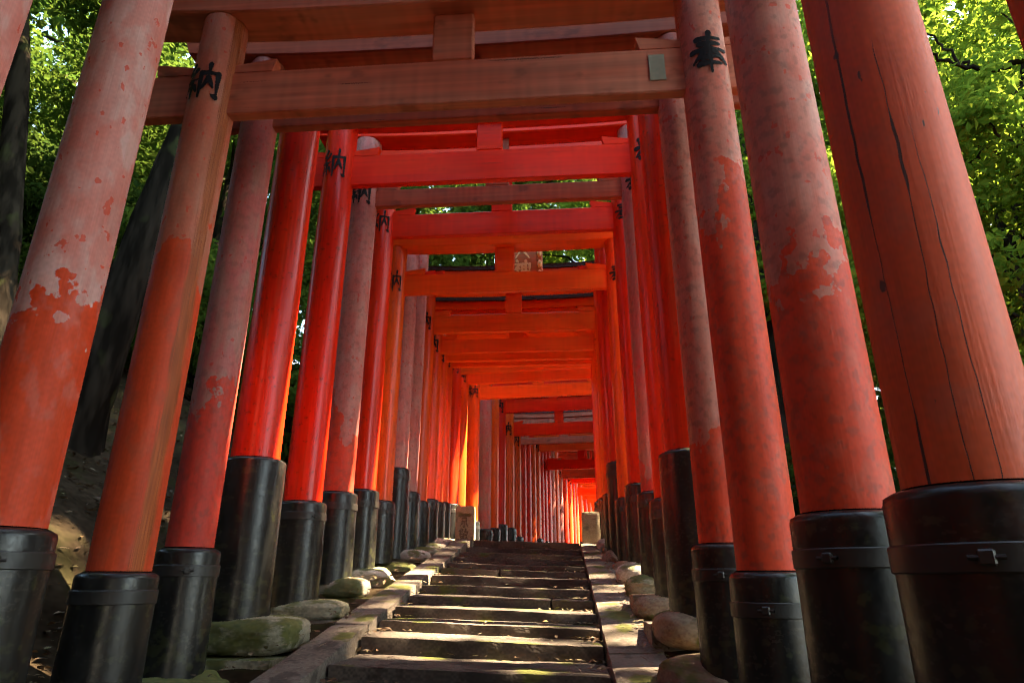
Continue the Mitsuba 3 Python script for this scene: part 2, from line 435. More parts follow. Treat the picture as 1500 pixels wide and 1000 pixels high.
def rough_block(u0, u1, v0, v1, z0, z1, seed, tilt=0.0, cut=0.07, amp=0.012, round_=0.013, follow=None, slope=0.0):
    """a hewn stone block: subdivided box with worn edges; top tilts with u"""
    L = np.array([u1 - u0, v1 - v0, z1 - z0])
    n = np.maximum(2, np.ceil(L / cut).astype(int))
    pts, faces, off = [], [], 0
    for ax in range(3):
        for sd in (0, 1):
            o = [k for k in range(3) if k != ax]
            a, b = np.linspace(0, 1, n[o[0]] + 1), np.linspace(0, 1, n[o[1]] + 1)
            A, B = np.meshgrid(a, b, indexing='ij')
            p = np.zeros(A.shape + (3,))
            p[..., o[0]], p[..., o[1]], p[..., ax] = A, B, sd
            m = len(b)
            i, j = np.meshgrid(np.arange(len(a) - 1), np.arange(m - 1), indexing='ij')
            k = i * m + j
            q = np.stack([k, k + m, k + m + 1, k + 1], -1).reshape(-1, 4) + off
            if (sd == 0) != (ax == 1):
                q = q[:, ::-1]
            pts.append(p.reshape(-1, 3))
            faces.append(q)
            off += A.size
    p, f = np.vstack(pts), np.vstack(faces)
    x = (p - 0.5) * L
    h = L / 2
    inner = np.clip(x, -(h - round_), h - round_)
    d = x - inner
    ln = np.linalg.norm(d, axis=1, keepdims=True)
    x = inner + np.where(ln > 1e-9, d / np.maximum(ln, 1e-9) * np.minimum(ln, round_), 0)
    w = x + [(u0 + u1) / 2, (v0 + v1) / 2, (z0 + z1) / 2]
    q = w * 7 + seed * 3.17
    for k in range(3):
        w[:, k] += amp * 2 * (meshkit.fbm(q + 11 * k, 3, k) - 0.5)
    big = meshkit.noise(w * 1.6 + seed, 4) - 0.5
    w[:, 2] += 0.012 * big
    w[:, 1] += 0.012 * (meshkit.noise(w * 2.3 + seed + 40, 5) - 0.5)
    w[:, 2] -= tilt * (w[:, 0] + 0.5)
    if slope:
        w[:, 2] += slope * (w[:, 1] - (v0 + v1) / 2)
    m = trimesh.Trimesh(w, np.vstack([f[:, [0, 1, 2]], f[:, [0, 2, 3]]]), process=False)
    m.merge_vertices(digits_vertex=4)
    return np.array(m.vertices), np.array(m.faces)


# ---------------------------------------------------------------- stone steps and kerbs
NOSE = [0.55, 1.05, 1.55, 2.05, 2.54, 3.03, 3.54, 4.07, 4.45, 4.86, 5.28, 5.75, 6.19, 6.63, 7.0, 7.4, 7.78, 8.31, 9.0]
TILT = 0.034
label('stone_stairway', 'flight of low worn stone steps climbing between the gates', kind='structure')
put('stone_stairway', rough_block(-1.21, 0.23, 0.6, 9.6, -0.5, 0.2, 3, cut=0.6) if False else sweep([-1.21, 0.23], [0, 0], [(0.6, -1.4), (9.3, 0.0), (9.3, 0.30), (0.6, -1.12)]), 'soil')
for i, nv in enumerate(NOSE):
    back = NOSE[i + 1] + 0.05 if i + 1 < len(NOSE) else 9.75
    z = 0.165 * nv - 1.0
    r = np.random.default_rng(100 + i)
    cuts = [-1.205, 0.225]
    if i in (10, 13):
        cuts = [-1.205, [-0.46, -0.62, -0.1, -0.3][i % 4], 0.225]
    if i == 15:
        cuts = [-1.205, -0.62, 0.225]
    for a, b in zip(cuts[:-1], cuts[1:]):
        put(name('stone_stairway__step'), rough_block(a + 0.004, b - 0.004, nv + r.uniform(-0.012, 0.012), back, z - 0.13, z + r.uniform(-0.006, 0.006), i * 7 + a, tilt=TILT, cut=0.045, amp=0.008), 'step_stone', smooth=40)
for side, (a, b), lo in (('left', (-1.44, -1.212), 1.0), ('right', (0.232, 0.54), 0.0)):
    k = f'kerb_{side}'
    label(k, 'sloping stone kerb along the %s edge of the steps' % side, kind='structure')
    put(k, sweep([a + 0.02, b - 0.02], [0, 0], [(0.4, -1.35), (9.0, 0.07), (9.0, 0.38), (0.4, -1.04)]), 'soil')
    r = np.random.default_rng(5 if side == 'left' else 6)
    v0 = 0.5
    while v0 < 8.9:
        ln = r.uniform(1.3, 2.2)
        v1 = min(v0 + ln, 9.2)
        vm = (v0 + v1) / 2
        z = 0.165 * vm - 0.985 + r.uniform(-0.003, 0.003) - TILT * ((a + b) / 2 + 0.5)
        put(name(k + '__stone'), rough_block(a, b, v0 + 0.006, v1 - 0.006, z - 0.16, z, v0 * 3 + a, cut=0.06, slope=0.165, amp=0.007), 'kerb_stone', smooth=40)
        v0 = v1
# the path beyond the top step
vs = np.arange(9.6, 42, 0.6)
pv, pf = [], []
for k, v in enumerate(vs):
    pv += [[mid(v) - 1.3, v, 0.475], [mid(v) + 1.2, v, 0.465]]
    if k:
        pf.append([2 * k - 2, 2 * k - 1, 2 * k + 1, 2 * k])
put('path', (np.array(pv), np.array(pf)), 'kerb_stone')
label('path', 'level stone path running on through the gates above the steps', kind='structure')

# ---------------------------------------------------------------- lettering
GLYPH = {
    'no': [[(.25, .98), (.10, .77), (.27, .72)], [(.37, .84), (.08, .52), (.41, .55)], [(.24, .52), (.24, .04)], [(.12, .36), (.03, .14)], [(.34, .36), (.41, .20)],
           [(.50, .74), (.50, .03)], [(.50, .72), (.93, .75), (.94, .08), (.83, .13)], [(.71, .99), (.70, .60), (.57, .28)], [(.71, .58), (.84, .33)]],
    'ho': [[(.20, .86), (.80, .88)], [(.25, .72), (.77, .74)], [(.06, .57), (.94, .60)], [(.51, 1.0), (.46, .62), (.06, .27)], [(.55, .58), (.95, .28)],
           [(.31, .38), (.70, .40)], [(.22, .22), (.79, .24)], [(.5, .48), (.5, .0)]],
    'dai': [[(.08, .65), (.92, .68)], [(.5, .97), (.47, .6), (.1, .04)], [(.52, .6), (.92, .04)]],
    'shin': [[(.2, .97), (.28, .86)], [(.05, .74), (.38, .76), (.07, .4)], [(.23, .58), (.23, .02)], [(.3, .5), (.38, .42)], [(.5, .76), (.5, .28)], [(.5, .76), (.93, .77), (.93, .28)],
             [(.5, .53), (.93, .53)], [(.5, .3), (.93, .3)], [(.71, .98), (.71, .02)]],
    'ka': [[(.08, .85), (.92, .85)], [(.33, .97), (.33, .75)], [(.66, .97), (.66, .75)], [(.28, .7), (.05, .4)], [(.18, .55), (.18, .02)], [(.35, .62), (.95, .62)],
           [(.42, .48), (.42, .22), (.66, .22), (.66, .48), (.42, .48)], [(.82, .62), (.82, .05), (.7, .1)]],
    'kyo': [[(.5, 1.0), (.5, .86)], [(.1, .82), (.9, .84)], [(.3, .68), (.3, .45), (.7, .45), (.7, .68), (.3, .68)], [(.5, .45), (.5, .02), (.38, .06)], [(.3, .3), (.14, .08)], [(.68, .3), (.86, .08)]],
    'kei': [[(.06, .82), (.52, .84)], [(.2, .96), (.2, .72)], [(.38, .96), (.38, .72)], [(.18, .68), (.06, .45)], [(.14, .58), (.5, .6), (.48, .1), (.38, .14)], [(.2, .42), (.2, .2), (.36, .2), (.36, .42), (.2, .42)],
            [(.68, .98), (.56, .66)], [(.62, .76), (.95, .78)], [(.86, .76), (.56, .04)], [(.62, .56), (.95, .04)]],
}


def glyph_shape(g, w=0.047, seed=0):
    r = np.random.default_rng(seed)
    parts = []
    for st in GLYPH[g]:
        for (x0, y0), (x1, y1) in zip(st[:-1], st[1:]):
            n = 7
            ts = np.linspace(0, 1, n)
            ws = w * (1.25 - 0.5 * ts + 0.25 * np.sin(ts * 3.1 + r.uniform(0, 3)))
            discs = [shapely.Point(x0 + (x1 - x0) * t, y0 + (y1 - y0) * t).buffer(max(a, 0.02), 5) for t, a in zip(ts, ws)]
            parts += [unary_union([discs[k], discs[k + 1]]).convex_hull for k in range(n - 1)]
    return unary_union(parts).simplify(0.006)


_flat = {}


def glyph_mesh(g, w=0.054, strips=26):
    if (g, w) not in _flat:
        sh = glyph_shape(g, w, sum(map(ord, g)))
        x0, x1 = sh.bounds[0], sh.bounds[2]
        vs, fs, n = [], [], 0
        e = np.linspace(x0, x1, strips + 1)
        for a, b in zip(e[:-1], e[1:]):
            piece = sh.intersection(sbox(a, -1, b, 2))
            for q in getattr(piece, 'geoms', [piece]):
                if q.geom_type == 'Polygon' and q.area > 1e-6:
                    v, f = trimesh.creation.triangulate_polygon(q, engine='earcut')
                    vs.append(v)
                    fs.append(f + n)
                    n += len(v)
        _flat[(g, w)] = np.vstack(vs), np.vstack(fs)
    return _flat[(g, w)]


def glyph_on_post(g, cu, cv, r, z, width, height, facing, bold=0.0):
    """characters brushed on a post's curved face; facing: angle of the outward normal at the glyph's middle"""
    v, f = glyph_mesh(g, round((0.043 if g == 'no' else 0.050) + bold, 4))
    th = facing + (v[:, 0] - 0.5) * width / r
    out = np.stack([cu + (r + 0.0035) * np.cos(th), cv + (r + 0.0035) * np.sin(th), z + (v[:, 1] - 0.5) * height], 1)
    return out, orient(out, f, np.stack([np.cos(th), np.sin(th), 0 * th], 1))


def orient(v, f, n):
    fn = np.cross(v[f[:, 1]] - v[f[:, 0]], v[f[:, 2]] - v[f[:, 0]])
    flip = (fn * n[f[:, 0]]).sum(1) < 0
    f = f.copy()
    f[flip] = f[flip][:, ::-1]
    return f


# ---------------------------------------------------------------- torii gates
# v, uL, uR, post radius, post paint L, R, bleach line L, R, beam paint, nuki bottom, top, sleeve top L, R, sleeve bottom L, R, glyphs, label
def gate(v, uL, uR, r, paintL, paintR, lineL, lineR, beam, zb, zt, stL, stR, sbL, sbR, text, glyph=True, seed=0, hoopL=True, hoopR=True, gap=0.33, strut_w=0.23, sl=1.28, wedge=None, lint=None, glyph_z=None):
    key = name('torii_gate')
    labels[key] = {'label': text, 'category': 'torii gate', 'group': 'torii gates over the steps'}
    phi = math.atan(0.09 + 0.004 * (v - 10.5)) if v > 10.5 else 0.0
    lint = lint or beam
    wedge = wedge or beam
    R = np.random.default_rng(900 + seed)
    half, cu = (uR - uL) / 2, (uR + uL) / 2

    def place(m):
        vv, f = m
        c, s = math.cos(-phi), math.sin(-phi)
        vv = np.asarray(vv, float)
        x, y = vv[:, 0] - cu, vv[:, 1]
        return np.stack([cu + x * c - y * s, v + x * s + y * c, vv[:, 2]], 1), f
    z_lint = zt + gap
    for side, u, paint, line, st, sb, hoop in (('L', uL, paintL, lineL, stL, sbL, hoopL), ('R', uR, paintR, lineR, stR, sbR, hoopR)):
        pk = key + '__pillar' + ('' if side == 'L' else '_001')
        ph = R.uniform(0, 6.28, 6)
        am = 0.008 * np.array([1, 0.9, 0.8, 0.6, 0.5, 0.4])

        def wob(th, z):
            o = 1 + 0 * th
            for k in range(6):
                o = o + am[k] * np.cos((k + 2) * th + ph[k] + 0.25 * np.sin(z * 0.9 + ph[k]))
            return o
        zs = np.linspace(st - 0.06, z_lint + 0.02, 14)
        rr = r * (1.0 - 0.035 * (zs - zs[0]) / (zs[-1] - zs[0]))
        vv, f, uv = lathe(np.stack([rr, zs], 1), 72, wob)
        sd = 2 * seed + (side == 'R') + 1
        uvp = np.stack([uv[:, 0] + 10 * sd, (uv[:, 1] - line) * S], 1)
        put(pk, place((vv + [u, 0, 0], f)), paint, smooth=True, uv=uvp)
        # black sleeve round the foot
        rs = r * sl
        prof = [(r * 0.9, st - 0.03), (r * 1.03, st - 0.004), (rs - 0.018, st - 0.012), (rs - 0.004, st - 0.02), (rs, st - 0.035), (rs, st - 0.12), (rs * 1.002, st - 0.3), (rs * 1.012, (st + sb) / 2), (rs * 1.02, sb - 0.03)]
        sv, sf, suv = lathe(prof[::-1], 64, lambda th, z: 1 + 0.006 * np.cos(2 * th + ph[0]) + 0.004 * np.cos(5 * th + ph[1]))
        suv = np.stack([suv[:, 0] + 10 * sd, (suv[:, 1] - sb) * S], 1)
        put(pk + '__sleeve', place((sv + [u, 0, 0], sf)), 'sleeve_black', smooth=35) if False else put(pk + '__sleeve', place((sv + [u, 0, 0], sf)), 'sleeve_black', smooth=True, uv=suv)
        if hoop:
            hz = st - R.uniform(0.105, 0.15)
            lugged = R.random() < 0.55
            hp = [(rs - 0.01, hz - 0.028), (rs + 0.003, hz - 0.028), (rs + 0.006, hz - 0.025), (rs + 0.006, hz + 0.025), (rs + 0.003, hz + 0.028), (rs - 0.01, hz + 0.028)]
            hv, hf, _ = lathe(hp, 48)
            fa = (-0.9 if side == 'L' else -2.2) + R.uniform(-0.3, 0.3)
            lug = move(chamfer(0.016, 0.03, 0.03, 0.004), [(rs + 0.010), 0, hz], 0)
            bolt = tube([[rs + 0.012, -0.03, hz], [rs + 0.012, 0.03, hz]], 0.005, 8)
            lv, lf = move(join([lug, bolt]), [0, 0, 0], fa)
            put(pk + '__hoop', place(join([(hv + [u, 0, 0], hf)] + ([(lv + [u, 0, 0], lf)] if lugged else []))), 'hoop_black', smooth=30)
        if glyph:
            gz = glyph_z if glyph_z is not None else (zb + zt) / 2 + 0.01
            vv, f = glyph_on_post('no' if side == 'L' else 'ho', u, 0, r * 0.985 * 1.012, gz, 0.215 * r / 0.13 * R.uniform(0.93, 1.07), 0.25 * r / 0.13 * R.uniform(0.93, 1.07), -math.pi / 2 + R.uniform(-0.08, 0.08), R.choice([-0.005, 0.0, 0.006]))
            put(pk + '__character', place((vv, f)), 'ink_black')
    ext = 0.30
    hy = 0.034
    # the tie beam runs through both posts: three lengths so that nothing overlaps
    put(key + '__tie_beam', place(sweep([uL - r - ext, uR + r + ext], [0, 0], rect_prof(hy, zb, zt, 0.008))), beam)
    n = 0
    for u, s in ((uL, -1), (uL, 1), (uR, -1), (uR, 1)):
        x0, x1 = u + s * (r * 0.9), u + s * (r + 0.21)
        h0, h1 = 0.05, 0.085
        p = np.array([[x0, -0.03, zt + .002], [x1, -0.03, zt + .002], [x1 + s * 0.02, -0.03, zt + h1], [x0, -0.03, zt + h0]])
        q = p + [0, 0.06, 0]
        wv = np.vstack([p, q])
        m = trimesh.convex.convex_hull(wv)
        put(key + '__wedge' + (f'_{n:03d}' if n else ''), place((np.array(m.vertices), np.array(m.faces))), wedge)
        n += 1
    put(key + '__strut', place(move(chamfer(strut_w, 0.064, z_lint - zt - 0.004, 0.008), [cu, 0, (z_lint + zt) / 2])), beam)
    xs = np.linspace(uL - 0.50, uR + 0.50, 15)
    rise = 0.07 * (np.abs(xs - cu) / (half + 0.50)) ** 3
    put(key + '__lintel', place(sweep(xs, rise, rect_prof(0.12, z_lint, z_lint + 0.17, 0.01), 0.35)), lint)
    xs = np.linspace(uL - 0.58, uR + 0.58, 15)
    rise = 0.09 * (np.abs(xs - cu) / (half + 0.58)) ** 3 + 0.002
    z2 = z_lint + 0.17
    put(key + '__top_rail', place(sweep(xs, rise, [(-0.155, z2 + 0.002), (0.155, z2 + 0.002), (0.165, z2 + 0.12), (-0.165, z2 + 0.12)], 0.35)), lint)
    put(key + '__top_rail__cap', place(sweep(xs, rise, [(-0.195, z2 + 0.123), (0.195, z2 + 0.123), (0.195, z2 + 0.185), (0.0, z2 + 0.235), (-0.195, z2 + 0.185)], 0.35)), 'cap_black')
    return key, place


LV, LO = 'lacquer_vermilion', 'lacquer_orange'
PP, PG, PR, PC, PL, PD = 'paint_peeling', 'paint_grained', 'paint_rosy', 'paint_cracked', 'paint_lilac', 'paint_chalky'
BB, BR, BV, BO = 'beam_bleached', 'beam_brown', 'beam_vermilion', 'beam_orange'
N = -99.0     # bleach line far above or below: all fresh (99) or all bleached (-99)
ROW = [
    # v, uL, uR, r, paintL, paintR, lineL, lineR, beam, zb, zt, stL, stR, sbL, sbR, label, options
    (0.72, -1.92, 0.80, .130, PC, PC, 1.2, 1.2, BB, 2.75, 3.03, .1, .1, -.95, -.95, 'nearest torii gate, only a sliver of its right pillar in the top right corner', {}),
    (1.48, -1.90, 0.885, .139, PP, PC, 0.5, 1.7, BB, 2.80, 3.08, -.1, .19, -.85, -.85, 'torii gate whose thick right pillar has long dark cracks in its paint', {'sl': 1.30}),
    (2.13, -1.90, 0.885, .136, PP, PD, 1.02, 0.95, BB, 2.82, 3.10, .17, .20, -.70, -.70, 'torii gate whose left pillar is pale pink above and peeling to bright orange below', {}),
    (2.80, -1.90, 0.82, .125, PG, PD, 1.45, 1.7, BB, 2.40, 2.69, .04, .04, -.60, -.60, 'torii gate with bleached grained tie beam and large black characters near the top', {'gap': .34}),
    (3.32, -1.90, 0.77, .115, PR, PD, 0.95, 0.6, BR, 2.73, 3.02, .16, .17, -.42, -.45, 'dull brown torii gate with unpainted looking beam and rosy faded left pillar', {'sl': 1.33, 'gap': .20}),
    (3.90, -1.90, 0.77, .146, LV, LV, 99, 99, BV, 3.30, 3.60, .71, .72, -.20, -.18, 'glossy deep red torii gate on the tallest shiny black sleeves of the near gates', {'glyph': False, 'hoopL': False, 'hoopR': False}),
    (4.78, -1.92, 0.80, .138, LV, LV, 99, 99, BV, 3.27, 3.58, .55, .55, -.14, -.12, 'glossy deep red torii gate framing the second dark window above its tie beam', {}),
    (5.45, -1.90, 0.79, .138, PL, PR, 1.35, 0.9, BR, 3.47, 3.66, .70, .68, .00, .00, 'torii gate with faded mauve left pillar behind the deep red gate', {'gap': .56, 'lint': BV}),
    (6.15, -1.90, 0.75, .130, LV, LV, 99, 99, BV, 3.52, 3.80, .81, .84, .10, .06, 'bright red torii gate with a wide glowing tie beam and slim windows above it', {'gap': .50}),
    (6.88, -1.92, 0.71, .128, LO, LO, 99, 99, BO, 3.17, 3.42, .79, .80, .19, .15, 'orange torii gate whose wide leafy window shows the gold lettered plaque', {'wedge': BO}),
    (7.43, -1.91, 0.68, .130, PL, LV, -1.0, 99, BV, 3.45, 3.67, 1.22, 1.26, .25, .22, 'torii gate with faded pink left pillar and tall black sleeves behind the orange gate', {'glyph': False, 'gap': .38}),
    (7.98, -1.90, 0.66, .130, PL, LV, -1.0, 99, BV, 3.70, 3.94, 1.02, .98, .33, .28, 'torii gate with sun streaked faded pink left pillar on a moss lit sleeve', {'glyph': False, 'gap': .42}),
    (8.50, -1.89, 0.66, .136, LO, LO, 99, 99, BO, 3.30, 3.57, .97, .98, .38, .34, 'orange torii gate with black roof edge under the lower leafy window', {}),
    (9.08, -1.88, 0.66, .134, LO, LO, 99, 99, BO, 3.20, 3.41, 1.06, 1.06, .42, .40, 'orange torii gate with low tie beam, thirteenth in the row', {'gap': .26}),
    (9.60, -1.88, 0.67, .134, LO, LO, 99, 99, BO, 3.24, 3.42, 1.08, 1.08, .46, .44, 'orange torii gate with narrow tie beam standing just before the stone markers', {}),
    (10.1, -1.88, 0.68, .134, LO, LO, 99, 99, BO, 3.31, 3.50, 1.13, 1.13, .47, .47, 'orange torii gate just beyond the top of the steps', {}),
    (10.85, -1.87, 0.70, .134, LV, LV, 99, 99, BO, 3.46, 3.66, 1.20, 1.20, .47, .47, 'orange torii gate beyond the stone markers, its left pillar partly behind the left marker', {}),
]
FAR = [(11.4, LO, BO, 3.43, 3.70), (12.4, LO, BO, 3.41, 3.67), (13.4, PR, BV, 3.72, 3.95), (15.0, LV, BV, 3.77, 4.03), (16.1, LO, BV, 3.44, 3.75), (17.1, LO, BB, 3.42, 3.60),
       (18.7, LV, BO, 3.80, 4.02), (20.4, LO, BO, 3.86, 4.06), (21.8, LV, BV, 3.49, 3.81), (23.5, PL, BB, 3.85, 4.1), (25.4, PR, BR, 3.72, 4.08), (28.0, LO, BV, 3.9, 4.13),
       (29.8, LO, BO, 3.6, 3.9), (31.3, LO, BO, 3.6, 3.9), (32.8, LV, BO, 3.6, 3.9), (34.3, LO, BO, 3.6, 3.9), (35.8, LO, BO, 3.6, 3.9), (37.4, LO, BO, 3.6, 3.9)]
_far, _inserted = [], {}
for (v, p, bm, zb, zt), nxt in zip(FAR, FAR[1:] + [None]):
    _far.append((v, p, bm, zb, zt))
    if nxt and 12 < v < 29 and nxt[0] - v > 1.35:
        m = 1
        for q in range(1, m + 1):
            w = v + (nxt[0] - v) * q / (m + 1)
            _inserted[w] = (v, q)
            _far.append((w, LV if len(_far) % 3 else LO, BV, zb / v * w, zt / v * w))
FARTEXT = ['orange torii gate over the path with dark slit windows above its tie beam', 'orange torii gate over the path, second past the steps', 'torii gate on the path with broad rosy left pillar',
           'deep red torii gate on the path with lamplike glow under its lintel', 'deep red torii gate on the path with two long dark windows beside its strut', 'torii gate on the path with pale pink tie beam',
           'torii gate with orange beam and deep red pillars, far down the row', 'orange torii gate far down the path just before the dark red gate', 'dark red torii gate far down the path with a dim window above its beam',
           'faded torii gate far down the path with white lit left pillar', 'dim brown torii gate far down the path', 'torii gate far down the path with red tie beam over the tunnel end']
for i, (v, uL, uR, r, pL, pR, lL, lR, bm, zb, zt, stL, stR, sbL, sbR, text, opt) in enumerate(ROW):
    gate(v, uL, uR, r, pL, pR, lL, lR, bm, zb, zt, stL, stR, sbL, sbR, text, seed=i, **opt)
for i, (v, text) in enumerate(((0.02, 'red torii gate beside the camera, outside the picture'), (-0.7, 'red torii gate just behind the camera'), (-1.4, 'orange torii gate behind the camera, third back'),
                               (-2.1, 'red torii gate behind the camera, fourth back'), (-2.9, 'orange torii gate behind the camera, fifth back'))):
    gate(v, -1.92, 0.93, .13, LO if i % 2 else LV, PC, 99, 1.2, BO if i % 2 else BV, 2.6 - .1 * i, 2.88 - .1 * i, -.25 - .1 * i, -.25 - .1 * i, float(path_z(v)) - .06, float(path_z(v)) - .06, text, seed=70 + i)
_texts = {f[0]: FARTEXT[i] for i, f in enumerate(FAR) if i < len(FARTEXT)}
NEARBY = {12.4: 'the second orange gate past the steps', 13.4: 'the gate with the broad rosy pillar', 15.0: 'the gate with the lamplike glow', 16.1: 'the gate with two long dark windows', 17.1: 'the gate with the pale pink beam',
          18.7: 'the red gate with orange beam', 20.4: 'the orange gate far down', 21.8: 'the gate with the dim window', 23.5: 'the white lit faded gate', 25.4: 'the dim brown gate', 28.0: 'the gate over the tunnel end'}
bend = 0
for i, (v, p, bm, zb, zt) in enumerate(_far):
    m = float(mid(v))
    c = 1.35
    rg = np.random.default_rng(40 + i)
    st = 0.475 + rg.choice([0.5, 0.58, 0.72])
    if v in _texts:
        far_text = _texts[v]
    elif v in _inserted:
        far_text = 'red torii gate crowded ' + ('just' if _inserted[v][1] == 1 else 'second') + ' behind ' + NEARBY[_inserted[v][0]]
    else:
        bend += 1
        far_text = 'bright orange torii gate at the far bend, ' + ['first', 'second', 'third', 'fourth', 'fifth', 'sixth', 'seventh', 'eighth'][bend - 1] + ' past the faded gates'
    k, _ = gate(v, m - c, m + c - 0.06, (.13 if v < 13 else .165), p, LV, 99 if p in (LV, LO) else -1, 99, bm, zb, zt, st, st, .45, .45, far_text, seed=100 + i, glyph=v in _texts)

# small paper labels
lb = move(chamfer(0.085, 0.006, 0.17, 0.002), [0.565, 2.80 - 0.0385, 2.555])
put('torii_gate_003__tie_beam__paper_label', lb, 'paper_grey')
labels['torii_gate_003__tie_beam__paper_label'] = {'label': 'grey paper label stuck on the right end of the bleached tie beam'}

# ---------------------------------------------------------------- gold lettered plaque hung on the strut of a gate
pc = (-0.40, 7.33, 3.93)
key = 'hanging_plaque'
labels[key] = {'label': 'brown wooden plaque with raised gold characters and gilt edge hung inside the leafy window', 'category': 'plaque'}
put(key + '__board', move(chamfer(0.34, 0.05, 0.78, 0.01), [pc[0], pc[1], pc[2]]), 'plaque_wood')
for n, (dx, w, h, dz) in enumerate(((-0.2, .075, .9, 0), (0.2, .075, .9, 0), (0, .325, .06, .42), (0, .325, .06, -.42))):
    put(key + '__frame' + (f'_{n:03d}' if n else ''), move(chamfer(w, 0.075, h, 0.012), [pc[0] + dx, pc[1] - 0.015, pc[2] + dz]), 'plaque_wood')
for n, dz in enumerate((-.34, -.2, -.05, .1, .25, .36)):
    sv, sf = boulder(0.028, 0.018, 0.055, n, 0.2, 2, 2)
    put(key + '__gilt_ornament' + (f'_{n:03d}' if n else ''), (sv + [pc[0] + 0.2, pc[1] - 0.058, pc[2] + dz], sf), 'gold_leaf', smooth=True)
for n, (g, dz) in enumerate((('ka', 0.24), ('dai', 0.0), ('shin', -0.24))):
    v2, f2 = glyph_mesh(g, 0.06)
    out = np.stack([pc[0] - 0.02 + (v2[:, 0] - .5) * 0.22, 0 * v2[:, 0] + pc[1] - 0.032, pc[2] + dz + (v2[:, 1] - .5) * 0.22], 1)
    put(key + '__character' + (f'_{n:03d}' if n else ''), (out, orient(out, f2, np.tile([0, -1.0, 0], (len(out), 1)))), 'gold_leaf')

# ---------------------------------------------------------------- stones under the pillars
def stone(kind, u, v, z, rx, ry, rz, mat, seed, text, rough=0.22, flat=2.6, rz_=0.0, group=None, base='base_stone', cat='stone'):
    k = name(base)
    vv, f = rock(rx * 1.08, ry * 1.08, rz * 1.08, seed) if kind == 'rock' else boulder(rx, ry, rz, seed, rough, flat)
    vv, f = move((vv, f), [0, 0, 0], rz_)
    put(k, (vv + [u, v, z], f), mat, smooth=True)
    label(k, text, cat, group)
    return k


def block(u, v, z, sx, sy, sz, mat, seed, text, rz=0.0, base='footing_block', cat='stone block'):
    k = name(base)
    vv, f = rough_block(-sx / 2, sx / 2, -sy / 2, sy / 2, -sz / 2, sz / 2, seed, cut=0.06, amp=0.006, round_=0.014)
    vv, f = move((vv, f), [0, 0, 0], rz)
    put(k, (vv + [u, v, z], f), mat, smooth=40)
    label(k, text, cat)


stone('', -1.86, 3.30, -.52, .25, .26, .11, 'mossy_stone', 1, 'round mossy base stone at the bottom edge under the rosy faded left pillar')
stone('', -1.80, 3.93, -.29, .30, .25, .10, 'mossy_stone', 2, 'large rounded grey green base stone under the tall glossy sleeve on the left', 0.05, 4)
block(-1.82, 3.84, -.50, .56, .40, .22, 'mossy_stone', 3, 'square grey footing block below the large rounded stone on the left')
stone('', -1.78, 4.80, -.20, .25, .22, .075, 'mossy_stone', 4, 'flat drum shaped stone with sunlit white top under the second glossy left pillar', 0.05, 3.4)
block(-1.74, 4.76, -.31, .42, .36, .11, 'kerb_stone', 5, 'flat slab under the sunlit drum stone on the left')
stone('', -1.80, 5.48, -.06, .22, .2, .085, 'pale_stone', 6, 'bright sunlit rounded stone under the mossy sleeve on the left', 0.05, 3.2)
block(-1.75, 5.45, -.19, .44, .38, .12, 'brown_stone', 7, 'dark slab below the bright rounded stone on the left')
stone('', -1.78, 6.15, .02, .23, .2, .09, 'pale_stone', 8, 'smooth grey dome shaped stone on the left beside the mossy boulder')
stone('rock', -1.66, 6.05, -.10, .26, .22, .12, 'brown_stone', 9, 'rough brown rock below the grey dome stone on the left', 0.25)
stone('rock', -1.74, 6.85, .11, .26, .2, .085, 'mossy_stone', 10, 'long mossy green boulder beside the left kerb', 0.12)
block(-1.66, 6.75, -.01, .40, .34, .12, 'mossy_stone', 11, 'squared block under the long mossy boulder on the left')
stone('', -1.72, 7.50, .25, .24, .18, .075, 'pale_stone', 12, 'pale cream sunlit stone beside the left kerb', 0.08)
stone('', -1.70, 8.05, .30, .22, .18, .08, 'mossy_stone', 13, 'mossy cobble beside the left kerb next to the cream stone', 0.1)
stone('', -1.68, 8.60, .37, .2, .18, .08, 'pale_stone', 14, 'small pale cobble with a sunlit patch near the left marker', 0.1)
stone('rock', -1.64, 9.15, .44, .26, .2, .10, 'pale_stone', 15, 'grey lying cobble just before the left stone marker', 0.1)
stone('', -1.72, 9.7, .47, .24, .2, .10, 'mossy_stone', 16, 'yellow green mossy cobble behind the left stone marker', 0.1)
# right row
stone('rock', .68, 3.46, -.42, .25, .26, .13, 'brown_stone', 21, 'dark rounded base stone at the bottom right under the brown gate', 0.08)
block(.64, 3.44, -.62, .44, .44, .22, 'kerb_stone', 22, 'grey squared footing block at the bottom right')
stone('', .72, 3.95, -.25, .23, .25, .10, 'brown_stone', 23, 'broad rounded brown base stone under the tall glossy right sleeve', 0.06, 3)
block(.63, 4.22, -.34, .30, .40, .22, 'kerb_stone', 24, 'squared block below the broad brown base stone on the right')
stone('', .72, 4.80, -.18, .25, .2, .09, 'brown_stone', 25, 'rounded reddish brown stone beside the dark square block on the right', 0.06, 3)
block(.60, 4.98, -.17, .26, .30, .15, 'brown_stone', 26, 'dark square block beside the right kerb')
stone('', .70, 5.48, -.05, .22, .2, .10, 'mossy_stone', 27, 'mossy stone with a thin sunlit rim on the right', 0.12)
stone('', .66, 6.12, .04, .2, .18, .115, 'pale_stone', 28, 'smooth pale grey egg shaped stone on the right', 0.04)
stone('rock', .66, 6.85, .10, .2, .2, .11, 'brown_stone', 29, 'dark brown rounded stone behind the pale egg shaped stone', 0.15)
stone('rock', .57, 7.45, .17, .17, .2, .15, 'brown_stone', 30, 'rough orange brown rock beside the right kerb', 0.35)
stone('rock', .56, 8.0, .29, .12, .14, .10, 'brown_stone', 31, 'small brown cobble leaning on the right row of stones', 0.15)
